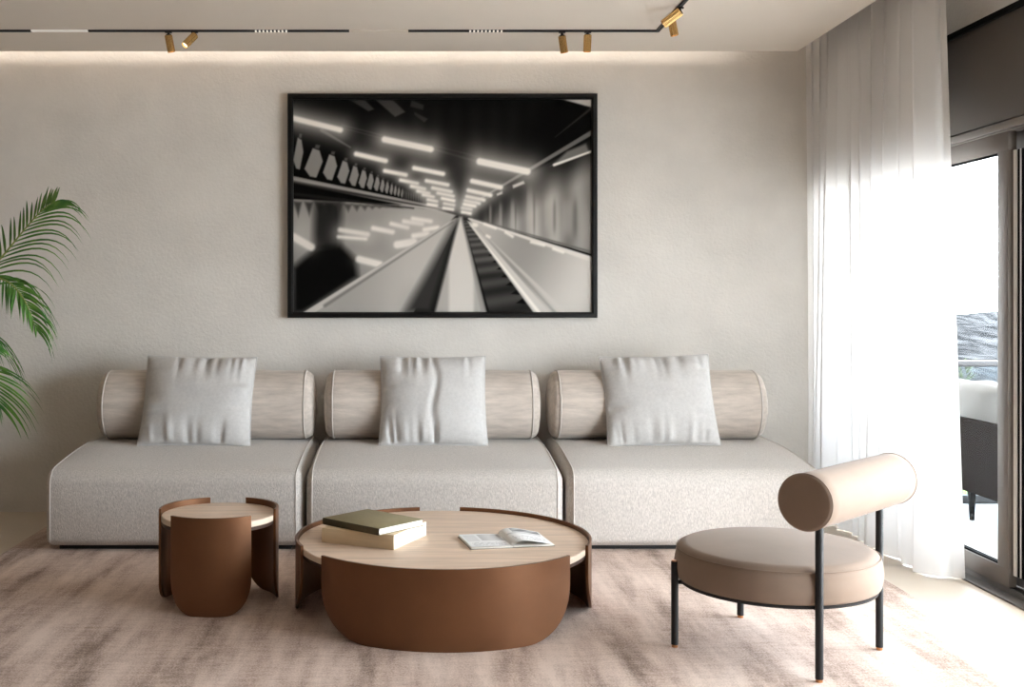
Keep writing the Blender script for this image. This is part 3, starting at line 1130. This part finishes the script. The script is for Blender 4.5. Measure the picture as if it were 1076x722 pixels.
# ------------------------------------------------------------------ lounge chair
def chair():
    cx, cy = 1.336, 4.105
    root = empty('lounge_chair', (cx, cy, RUGZ))
    tag(root, 'taupe velvet lounge chair with round seat, bolster back and black legs', 'chair')
    z0, z1 = 0.262 - RUGZ, 0.398 - RUGZ
    Rs = 0.362
    # seat cushion: round, soft edges, slight crown, welt seam
    prof = [(0, z0)]
    prof += [(Rs * 0.5, z0), (Rs - 0.02, z0)]
    prof += [(Rs - 0.02 + 0.02 * math.sin(R(90) * k / 5), z0 + 0.02 * (1 - math.cos(R(90) * k / 5))) for k in range(1, 6)]
    prof += [(Rs + 0.005 * math.sin(math.pi * k / 6), z0 + 0.02 + (z1 - z0 - 0.065) * k / 6) for k in range(1, 6)]
    prof += [(Rs - 0.045 + 0.045 * math.cos(R(90) * k / 8), z1 - 0.045 + 0.045 * math.sin(R(90) * k / 8) * 0.9) for k in range(0, 9)]
    rt, zt = prof[-1]
    prof += [(rt * (1 - k / 8), zt + 0.010 * (1 - (1 - k / 8) ** 2)) for k in range(1, 9)]
    bm = bmesh.new()
    add_lathe(bm, prof, 96)
    seat = link('seat', bm, M['velvet'], root, angle=180)
    bm = bmesh.new()
    pts = [((Rs - 0.004) * math.cos(2 * math.pi * k / 96), (Rs - 0.004) * math.sin(2 * math.pi * k / 96), z1 - 0.022) for k in range(97)]
    add_tube(bm, pts, 0.0022, 6, caps=False)
    link('seam', bm, M['velvet'], seat)
    # ring frame below
    bm = bmesh.new()
    add_lathe(bm, [(Rs - 0.06, z0 - 0.010), (Rs - 0.012, z0 - 0.010), (Rs - 0.010, z0 - 0.0005), (Rs - 0.06, z0 - 0.0005), (Rs - 0.06, z0 - 0.010)], 72)
    legs = {'A': (0.963 - cx, 4.112 - cy, 0.331), 'D': (1.317 - cx, 4.492 - cy, 0.331),
            'B': (1.360 - cx, 3.736 - cy, 0.60), 'C': (1.705 - cx, 4.079 - cy, 0.60)}
    for k, (x, y, zz) in legs.items():       # short brackets from the ring to each leg
        d = Vector((x, y, 0)).normalized()
        add_tube(bm, [d * (Rs - 0.03) + Vector((0, 0, z0 - 0.008)), Vector((x, y, z0 - 0.008))], 0.008, 8)
    link('seat_frame', bm, M['black_metal'], root, angle=40)
    for k, (x, y, zz) in legs.items():
        bm = bmesh.new()
        add_tube(bm, [(x, y, 0.010), (x, y, zz - RUGZ)], 0.0135, 16)
        lg = link('leg', bm, M['black_metal'], root, angle=40)
        bm = bmesh.new()
        add_tube(bm, [(x, y, 0.0), (x, y, 0.011)], 0.0115, 16)
        tag(link('foot', bm, M['copper'], lg, angle=40), 'copper foot')
        if k in 'AD':
            bm = bmesh.new()
            add_tube(bm, [(x, y, zz - RUGZ - 0.001), (x, y, zz - RUGZ + 0.004)], 0.0115, 16)
            tag(link('cap', bm, M['copper'], lg, angle=40), 'copper cap')
    # bolster
    n0 = Vector((1.262 - cx, 3.60 - cy, 0.641 - RUGZ))
    n1 = Vector((1.752 - cx, 4.085 - cy, 0.641 - RUGZ))
    ax = (n1 - n0)
    Lb = ax.length
    rb = 0.0925
    prof = [(0, -0.004), (rb * 0.6, -0.003), (rb * 0.9, -0.001), (rb - 0.003, 0.001), (rb, 0.006)]
    prof += [(rb + 0.001 * math.sin(math.pi * k / 12), 0.006 + (Lb - 0.012) * k / 12) for k in range(1, 12)]
    prof += [(r, Lb - z) for r, z in reversed(prof[:5])]
    rot = Vector((0, 0, 1)).rotation_difference(ax).to_matrix().to_4x4()
    bm = bmesh.new()
    add_lathe(bm, prof, 64, Matrix.Translation(n0) @ rot)
    bk = link('backrest', bm, M['velvet'], root, angle=50)
    for q in (0.006, Lb - 0.006):
        bm = bmesh.new()
        pts = []
        for k in range(65):
            a = 2 * math.pi * k / 64
            pts.append(Matrix.Translation(n0) @ rot @ Vector((rb * math.cos(a), rb * math.sin(a), q)))
        add_tube(bm, pts, 0.0022, 6, caps=False)
        link('piping', bm, M['velvet'], bk)


chair()

# ------------------------------------------------------------------ ceiling track and spots
TY = 6.07
TX1 = 1.328


def ux(u):
    return (u - U0) * TY / F


def track():
    root = empty('track_rail', (0, TY, CZ))
    tag(root, 'black ceiling track that turns towards the room at its right end', 'track light')
    w, d = 0.020, 0.010
    bm = bmesh.new()
    for a, b in ((-2.6 / 0.005188 + U0, 33), (93, 267), (303, 367), (429, 492), (529, 688.5)):
        add_box(bm, (ux(a), -w / 2, -d), (ux(b), w / 2, 0.0))
    add_box(bm, (ux(688.5), -w / 2, -d), (TX1 + w / 2, w / 2, 0.0))
    add_box(bm, (TX1 - w / 2, -4.2, -d), (TX1 + w / 2, -w / 2, 0.0))
    link('rail', bm, M['black_metal'], root, smooth=False)
    for a, b, m in ((33, 93, 'line_glow'), (367, 429, 'ceiling_paint')):
        tag(box('linear_light', (ux(a), -w / 2, -d * 0.8), (ux(b), w / 2, 0.0), M[m], root), 'pale line light')
    for a, b in ((267, 303), (492, 529)):
        h = box('grid_light', (ux(a), -w / 2, -d), (ux(b), w / 2, 0.0), M['black_metal'], root)
        for k in range(9):
            x = ux(a) + (ux(b) - ux(a)) * (k + 0.5) / 9
            bm = bmesh.new()
            add_box(bm, (x - 0.005, -0.0105, -0.0115), (x + 0.005, 0.006, -0.002), 0.001)
            link('lens', bm, M['led_line'], h)


track()


def spot(x, y, zt, aim, label, length=0.088, rad=0.021):
    """aim: direction the light points; the body hangs from a short pivot under the rail"""
    root = empty('spotlight', (x, y, CZ - 0.010))
    tag(root, label, 'spotlight', 'brass spotlights on the ceiling track')
    bm = bmesh.new()
    add_tube(bm, [(0, 0, 0), (0, 0, -zt)], 0.0075, 12)
    add_box(bm, (-0.018, -0.008, -0.006), (0.018, 0.008, 0.0))
    link('pivot', bm, M['black_metal'], root)
    d = Vector(aim).normalized()
    rot = Vector((0, 0, -1)).rotation_difference(d).to_matrix().to_4x4()
    T = Matrix.Translation((0, 0, -zt)) @ rot
    # fluted brass cylinder
    n = 48
    bm = bmesh.new()
    zs_ = (0.010, -0.004, -length)
    rings = []
    for z in (0.002, -length):
        rings.append([bm.verts.new(T @ Vector(((rad * (1 - 0.07 * (k % 3 == 0))) * math.cos(2 * math.pi * k / n),
                                               (rad * (1 - 0.07 * (k % 3 == 0))) * math.sin(2 * math.pi * k / n), z))) for k in range(n)])
    inner = [[bm.verts.new(T @ Vector((rad * 0.84 * math.cos(2 * math.pi * k / n), rad * 0.84 * math.sin(2 * math.pi * k / n), z))) for k in range(n)]
             for z in (-length, -length + 0.010)]
    rr = rings + inner
    for A, B in zip(rr, rr[1:]):
        for k in range(n):
            bm.faces.new((A[k], A[(k + 1) % n], B[(k + 1) % n], B[k]))
    bm.faces.new(rings[0])
    bmesh.ops.recalc_face_normals(bm, faces=bm.faces[:])
    body = link('body', bm, M['brass'], root, angle=25)
    bm = bmesh.new()
    add_lathe(bm, [(0, 0.008), (rad * 0.7, 0.008), (rad * 0.88, 0.002), (rad * 0.88, 0.0)], 24, T)
    link('back_cap', bm, M['black_metal'], body)
    bm = bmesh.new()
    add_lathe(bm, [(0, -length + 0.009), (rad * 0.78, -length + 0.009), (rad * 0.82, -length + 0.0105), (0, -length + 0.011)], 24, T)
    link('lens', bm, M['lens_glow'], body)


spot(ux(177), TY, 0.022, (0.17, 0.10, -1), 'leftmost brass spotlight, hanging almost straight down')
spot(ux(204.5), TY, 0.020, (-0.62, -0.55, -0.85), 'brass spotlight beside the leftmost one, tilted so its lit face shows')
spot(ux(590.5), TY, 0.026, (0.16, 0.10, -1), 'tilted brass spotlight near the picture\'s top right, with black cap, left of its pair')
spot(ux(617.5), TY, 0.020, (-0.03, 0.05, -1), 'upright brass spotlight, right one of the pair above the picture')
spot(TX1, 5.56, 0.022, (-0.62, 0.20, -0.45), 'brass spotlight on the turned rail end, swung sideways to the left', 0.100, 0.0225)
spot(TX1 - 0.0, 5.74, 0.018, (0.20, 0.02, -1), 'brass spotlight on the turned rail end, pointing down below its neighbour', 0.082, 0.021)

# ------------------------------------------------------------------ palm
def palm():
    PY = 5.95
    root = empty('potted_palm', (-2.95, PY, 0.0))
    tag(root, 'feathery green palm fronds at the left edge, beside the sofa', 'plant')
    o = Vector(root.location)
    bm = bmesh.new()
    add_lathe(bm, [(0, 0), (0.17, 0), (0.185, 0.02), (0.22, 0.38), (0.225, 0.42), (0.205, 0.42), (0.20, 0.37), (0, 0.37)], 48)
    link('pot', bm, M['pot'], root)
    bm = bmesh.new()
    add_lathe(bm, [(0, 0.392), (0.1, 0.39), (0.199, 0.385), (0.199, 0.371), (0, 0.371)], 32)
    link('soil', bm, M['soil'], root)
    crown = Vector((0, 0, 0.39))

    def W(u, v, dy):
        return P(u, v, PY + dy) - o

    def bez(pts, t):
        # Catmull-Rom through pts
        n = len(pts) - 1
        s = min(t * n, n - 1e-6)
        i = int(s)
        f = s - i
        p0, p1, p2, p3 = pts[max(i - 1, 0)], pts[i], pts[i + 1], pts[min(i + 2, n)]
        return 0.5 * ((2 * p1) + (p2 - p0) * f + (2 * p0 - 5 * p1 + 4 * p2 - p3) * f * f + (3 * p1 - p0 - 3 * p2 + p3) * f ** 3)

    def leaflet(bm, p, d, along, L, w, droop, curl=0.0):
        n = 9
        d = d.normalized()
        prev = None
        pts = []
        for k in range(n + 1):
            s = k / n
            pts.append(p + d * (L * s * (1 - 0.12 * droop * s)) + Vector((0, 0, -1)) * (droop * L * (0.25 * s ** 2 + 0.55 * s ** 4)))
        for k in range(n + 1):
            s = k / n
            tg = (pts[min(k + 1, n)] - pts[max(k - 1, 0)]).normalized()
            side = (along - tg * along.dot(tg))
            if side.length < 0.05:
                side = tg.cross(Vector((0, 1, 0)))
            side.normalize()
            nrm = tg.cross(side)
            ww = w * (0.45 + 0.55 * min(1, s / 0.25)) * max(0.02, (1 - s ** 2.2)) 
            a = bm.verts.new(pts[k] + side * ww + nrm * ww * 0.35)
            c = bm.verts.new(pts[k])
            b = bm.verts.new(pts[k] - side * ww + nrm * ww * 0.35)
            if prev:
                bm.faces.new((prev[0], a, c, prev[1]))
                bm.faces.new((prev[1], c, b, prev[2]))
            prev = (a, c, b)

    rng = random.Random(4)

    def frond(px, n_leaf, t0, up, down, lu, ld, wu, wd, drop_u, drop_d, jitter=0.06, base_z=True):
        pts = [W(*p) for p in px]
        bm = bmesh.new()
        full = [crown + Vector((rng.uniform(-0.05, 0.05), rng.uniform(-0.05, 0.05), 0))] + \
               [crown.lerp(pts[0], 0.5) + Vector((-0.02, 0, 0.10))] + [bez(pts, k / 24) for k in range(25)]
        N = len(full)
        add_tube(bm, full, [0.009 - 0.0072 * k / (N - 1) for k in range(N)], 8)
        r = link('frond', bm, M['rachis'], root)
        bm = bmesh.new()
        for k in range(n_leaf):
            t = t0 + (1 - t0) * k / (n_leaf - 1)
            p = bez(pts, t)
            al = (bez(pts, min(1, t + 0.02)) - bez(pts, max(0, t - 0.02))).normalized()
            for fn, L, w, dr, kt in ((up, lu, wu, drop_u, 0.45), (down, ld, wd, drop_d, 0.70)):
                taper = 1.0 - kt * max(0, (t - 0.45) / 0.55) ** 1.5
                d = Vector(fn(t)) + Vector((rng.uniform(-1, 1), rng.uniform(-1, 1), rng.uniform(-1, 1))) * jitter
                leaflet(bm, p, d, al, L * taper * rng.uniform(0.9, 1.08), w, dr * rng.uniform(0.85, 1.15))
        link('leaflets', bm, M['leaf'], r, angle=180)

    # top frond: rachis climbs to the right, blades fan up-left and arc over to the right
    frond([(-90, 420, 0.10), (-55, 340, 0.05), (-25, 300, 0), (2, 270, 0), (26, 241, -0.01), (44, 221, -0.02), (56, 213, -0.03)], 23, 0.30,
          lambda t: (-0.60 + 0.72 * t, 0.45, 1.0 - 0.2 * t),
          lambda t: (0.98, -0.25, 0.40 - 0.55 * t * 0 - 0.10 * t),
          0.25, 0.50, 0.0105, 0.0064, 0.22, 0.62, 0.05)
    # second frond: arches over and droops
    frond([(-90, 330, -0.15), (-50, 300, -0.15), (-15, 291, -0.17), (8, 296, -0.19), (22, 310, -0.20), (31, 327, -0.21), (37, 345, -0.22)], 26, 0.36,
          lambda t: (0.85 - 0.15 * t, -0.1, 0.45 - 1.0 * t),
          lambda t: (-0.25 + 0.5 * t, -0.25, -0.85),
          0.25, 0.15, 0.0058, 0.0075, 0.72, 0.25, 0.10)
    # third frond: blades radiate right and down
    frond([(-110, 420, 0.05), (-70, 390, 0.05), (-40, 382, 0.03), (-18, 388, 0.02), (-8, 400, 0.0), (-4, 414, 0.0), (-3, 424, 0)], 16, 0.30,
          lambda t: (0.95 - 0.05 * t, -0.1, 0.55 - 1.45 * t),
          lambda t: (0.55 - 0.35 * t, -0.2, -0.40 - 0.7 * t),
          0.36, 0.27, 0.0062, 0.0058, 0.45, 0.12, 0.05)
    # one more behind, mostly outside the view
    frond([(-120, 400, 0.30), (-95, 350, 0.28), (-60, 335, 0.25), (-30, 345, 0.24), (-10, 365, 0.22)], 22, 0.30,
          lambda t: (0.9, 0.1, 0.30 - 0.7 * t),
          lambda t: (0.2, -0.1, -0.9),
          0.38, 0.24, 0.0065, 0.0065, 0.8, 0.3, 0.08)
    frond([(-170, 330, 0.10), (-190, 250, 0.05), (-230, 210, 0.0), (-270, 220, -0.05)], 22, 0.3,
          lambda t: (0.5, 0.3, 0.7), lambda t: (-0.6, -0.3, 0.3), 0.3, 0.3, 0.008, 0.008, 0.4, 0.6)


palm()

# ------------------------------------------------------------------ balcony and view
struct(box('added_overhang', (2.85, -2.5, 2.66), (4.7, 8.2, 2.86), M['ceiling_paint']))  # unseen slab, added to keep steep sky light off the floor by the window
struct(box('balcony_floor', (2.70, -2.5, -0.2), (6.4, 7.14, -0.002), M['deck']))


def railing():
    root = empty('balcony_railing', (4.5, 7.10, 0))
    tag(root, 'glass balcony railing with grey metal handrail outside the window', 'railing')
    box('handrail', (-1.70, -0.03, 0.868), (1.90, 0.03, 0.905), M['steel'], root, 0.006)
    for k in range(3):
        x0 = -1.68 + k * 1.19
        box('glass_panel', (x0, -0.006, 0.04), (x0 + 1.16, 0.006, 0.868), M['rail_glass'], root)
    box('bottom_channel', (-1.70, -0.03, -0.002), (1.90, 0.03, 0.05), M['steel'], root, 0.004)


railing()


def outdoor_sofa():
    root = empty('outdoor_sofa', (3.25, 5.85, -0.002))
    tag(root, 'dark woven outdoor sofa with white cushions on the balcony', 'outdoor sofa')
    L0, L1 = -0.95, 1.14
    bm = bmesh.new()
    add_rbox(bm, (0.05, L1 - L0, 0.43), (0.012, 0.012, 0.012), (2, 6, 4), lambda q: q + Vector((0.025, (L0 + L1) / 2, 0.167 + 0.215)))
    link('back_panel', bm, M['rattan'], root)
    for y in (L0, L1 - 0.05):
        bm = bmesh.new()
        add_rbox(bm, (0.74, 0.05, 0.38), (0.012, 0.012, 0.012), (6, 2, 4), lambda q, y=y: q + Vector((0.42, y + 0.025, 0.167 + 0.19)))
        link('arm_panel', bm, M['rattan'], root)
    box('seat_base', (0.05, L0 + 0.05, 0.167), (0.79, L1 - 0.05, 0.27), M['rattan'], root, 0.006)
    for x, y in ((0.035, L0 + 0.12), (0.035, 0.706), (0.74, L0 + 0.12), (0.74, 0.706)):
        bm = bmesh.new()
        add_tube(bm, [(x, y, 0), (x, y, 0.17)], [0.014, 0.023], 12)
        link('leg', bm, M['gasket'], root)
    for k in range(2):
        yc = L0 + 0.06 + 0.985 * k + 0.49
        bm = bmesh.new()
        add_rbox(bm, (0.68, 0.97, 0.16), (0.06, 0.06, 0.06), (8, 8, 3), lambda q, yc=yc: q + Vector((0.44, yc, 0.35)))
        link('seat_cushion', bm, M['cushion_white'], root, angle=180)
        bm = bmesh.new()

        def f(q, yc=yc):
            w = 0.022 * noise.noise(Vector((q.x * 5, q.y * 6 + yc * 3, q.z * 5)))
            return Vector((q.x + 0.12 + w, q.y + yc, q.z + 0.43 + 0.19 + w))
        add_rbox(bm, (0.17, 0.98, 0.38), (0.07, 0.06, 0.06), (6, 14, 8), f)
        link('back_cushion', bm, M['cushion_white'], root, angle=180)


outdoor_sofa()


def hills():
    bm = bmesh.new()
    n, m = 150, 70
    rows = []
    for j in range(m + 1):
        q = j / m
        y = 11 + 230 * q ** 1.8
        row = []
        for i in range(n + 1):
            t = i / n
            x = y * (-0.15 + 1.5 * t) + 1.0
            ridge = 241 * -10.5 / F + 1.3 + 0.9 * math.sin(t * 23 + 1.2)
            base = -9.0 + (ridge + 9.0) * q ** 1.1
            rough = noise.fractal(Vector((x * 0.030, y * 0.030, 3.3)), 1.0, 2.1, 7) * (0.6 + 2.2 * q) * (1 if j < m else 0.6)
            row.append(bm.verts.new((x, y, base + rough * min(1, q * 8) * 1.1 - (3.0 * max(0, (0.55 - abs(t - 0.42)) < 0) ) )))
        rows.append(row)
    for j in range(m):
        for i in range(n):
            bm.faces.new((rows[j][i], rows[j][i + 1], rows[j + 1][i + 1], rows[j + 1][i]))
    struct(link('hillside_ground', bm, M['hill'], angle=180))


hills()


def bush():
    root = empty('shrub', (3.72, 7.55, -0.5))
    tag(root, 'small olive green shrub behind the balcony railing', 'shrub')
    rng = random.Random(2)
    bm = bmesh.new()
    add_tube(bm, [(0, 0, -0.3), (0.02, 0, 0.4), (0, 0.02, 1.2)], [0.02, 0.014, 0.006], 8)
    link('stem', bm, M['rachis'], root)
    bm = bmesh.new()
    for k in range(260):
        z = rng.uniform(0.3, 1.36)
        r = 0.13 * (1 - (z - 0.3) / 1.25) + 0.02
        a = rng.uniform(0, 6.28)
        p = Vector((r * math.cos(a), r * math.sin(a), z))
        d = Vector((math.cos(a), math.sin(a), rng.uniform(0.2, 1.2))).normalized()
        s = d.cross(Vector((0, 0, 1))).normalized() * 0.012
        q = [p, p + d * 0.03 + s, p + d * 0.075, p + d * 0.03 - s]
        bm.faces.new([bm.verts.new(x) for x in q])
    link('foliage', bm, M['bush'], root, smooth=False)


bush()

# ------------------------------------------------------------------ light
world = bpy.data.worlds.new('daylight')
scene.world = world
world.use_nodes = True
nt = world.node_tree
N, L = nt.nodes, nt.links
bg = N['Background']
tc = N.new('ShaderNodeTexCoord')
sp = N.new('ShaderNodeSeparateXYZ')
L.new(tc.outputs['Generated'], sp.inputs[0])
rp = N.new('ShaderNodeValToRGB')
e = rp.color_ramp.elements
e[0].position = 0.0; e[0].color = (0.55, 0.54, 0.52, 1)
e[1].position = 1.0; e[1].color = (0.72, 0.84, 1.0, 1)
k = e.new(0.49); k.color = (0.8, 0.8, 0.8, 1)
k = e.new(0.53); k.color = (0.885, 0.945, 1.0, 1)
mr = N.new('ShaderNodeMapRange')
mr.inputs['From Min'].default_value = -1
L.new(sp.outputs['Z'], mr.inputs['Value'])
L.new(mr.outputs[0], rp.inputs['Fac'])
L.new(rp.outputs[0], bg.inputs['Color'])
bg.inputs['Strength'].default_value = 19.0

# portal in the window opening guides sampling of the sky; it emits nothing itself
pl = bpy.data.lights.new('window_portal', 'AREA')
pl.shape = 'RECTANGLE'
pl.size = WIN_Y1 - WIN_Y0
pl.size_y = 1.95
pl.cycles.is_portal = True
po = bpy.data.objects.new('window_portal', pl)
po.location = (2.75, (WIN_Y0 + WIN_Y1) / 2, 1.03)
po.rotation_euler = (R(90), 0, R(90))
COL.objects.link(po)
tag(po, kind='helper')

# low hazy sun from the window side
sl = bpy.data.lights.new('sun', 'SUN')
sl.energy = 0.8
sl.angle = R(25)
sl.color = (1.0, 0.96, 0.90)
so = bpy.data.objects.new('sun', sl)
d = Vector((-1.0, -0.15, -0.10))
so.rotation_euler = d.to_track_quat('-Z', 'Y').to_euler()
so.location = (8, 5, 4)
COL.objects.link(so)

# ------------------------------------------------------------------ camera
cam = bpy.data.cameras.new('camera')
cam.sensor_width = 36.0
cam.lens = 36.0 * F / 1076
cam.shift_x = (538 - U0) / 1076
cam.shift_y = -(361 - V0) / 1076
cam.clip_start = 0.05
cam.clip_end = 1000
co = bpy.data.objects.new('camera', cam)
co.location = (0, 0, H)
co.rotation_euler = (R(90), 0, 0)
COL.objects.link(co)
scene.camera = co

vs = scene.view_settings
vs.view_transform = 'Standard'
vs.look = 'None'
vs.gamma = 1.0
vs.use_curve_mapping = False
vs.exposure = 0.24
scene.cycles.use_denoising = True
scene.cycles.max_bounces = 12
scene.cycles.diffuse_bounces = 6
scene.cycles.transparent_max_bounces = 24
scene.cycles.sample_clamp_indirect = 8.0
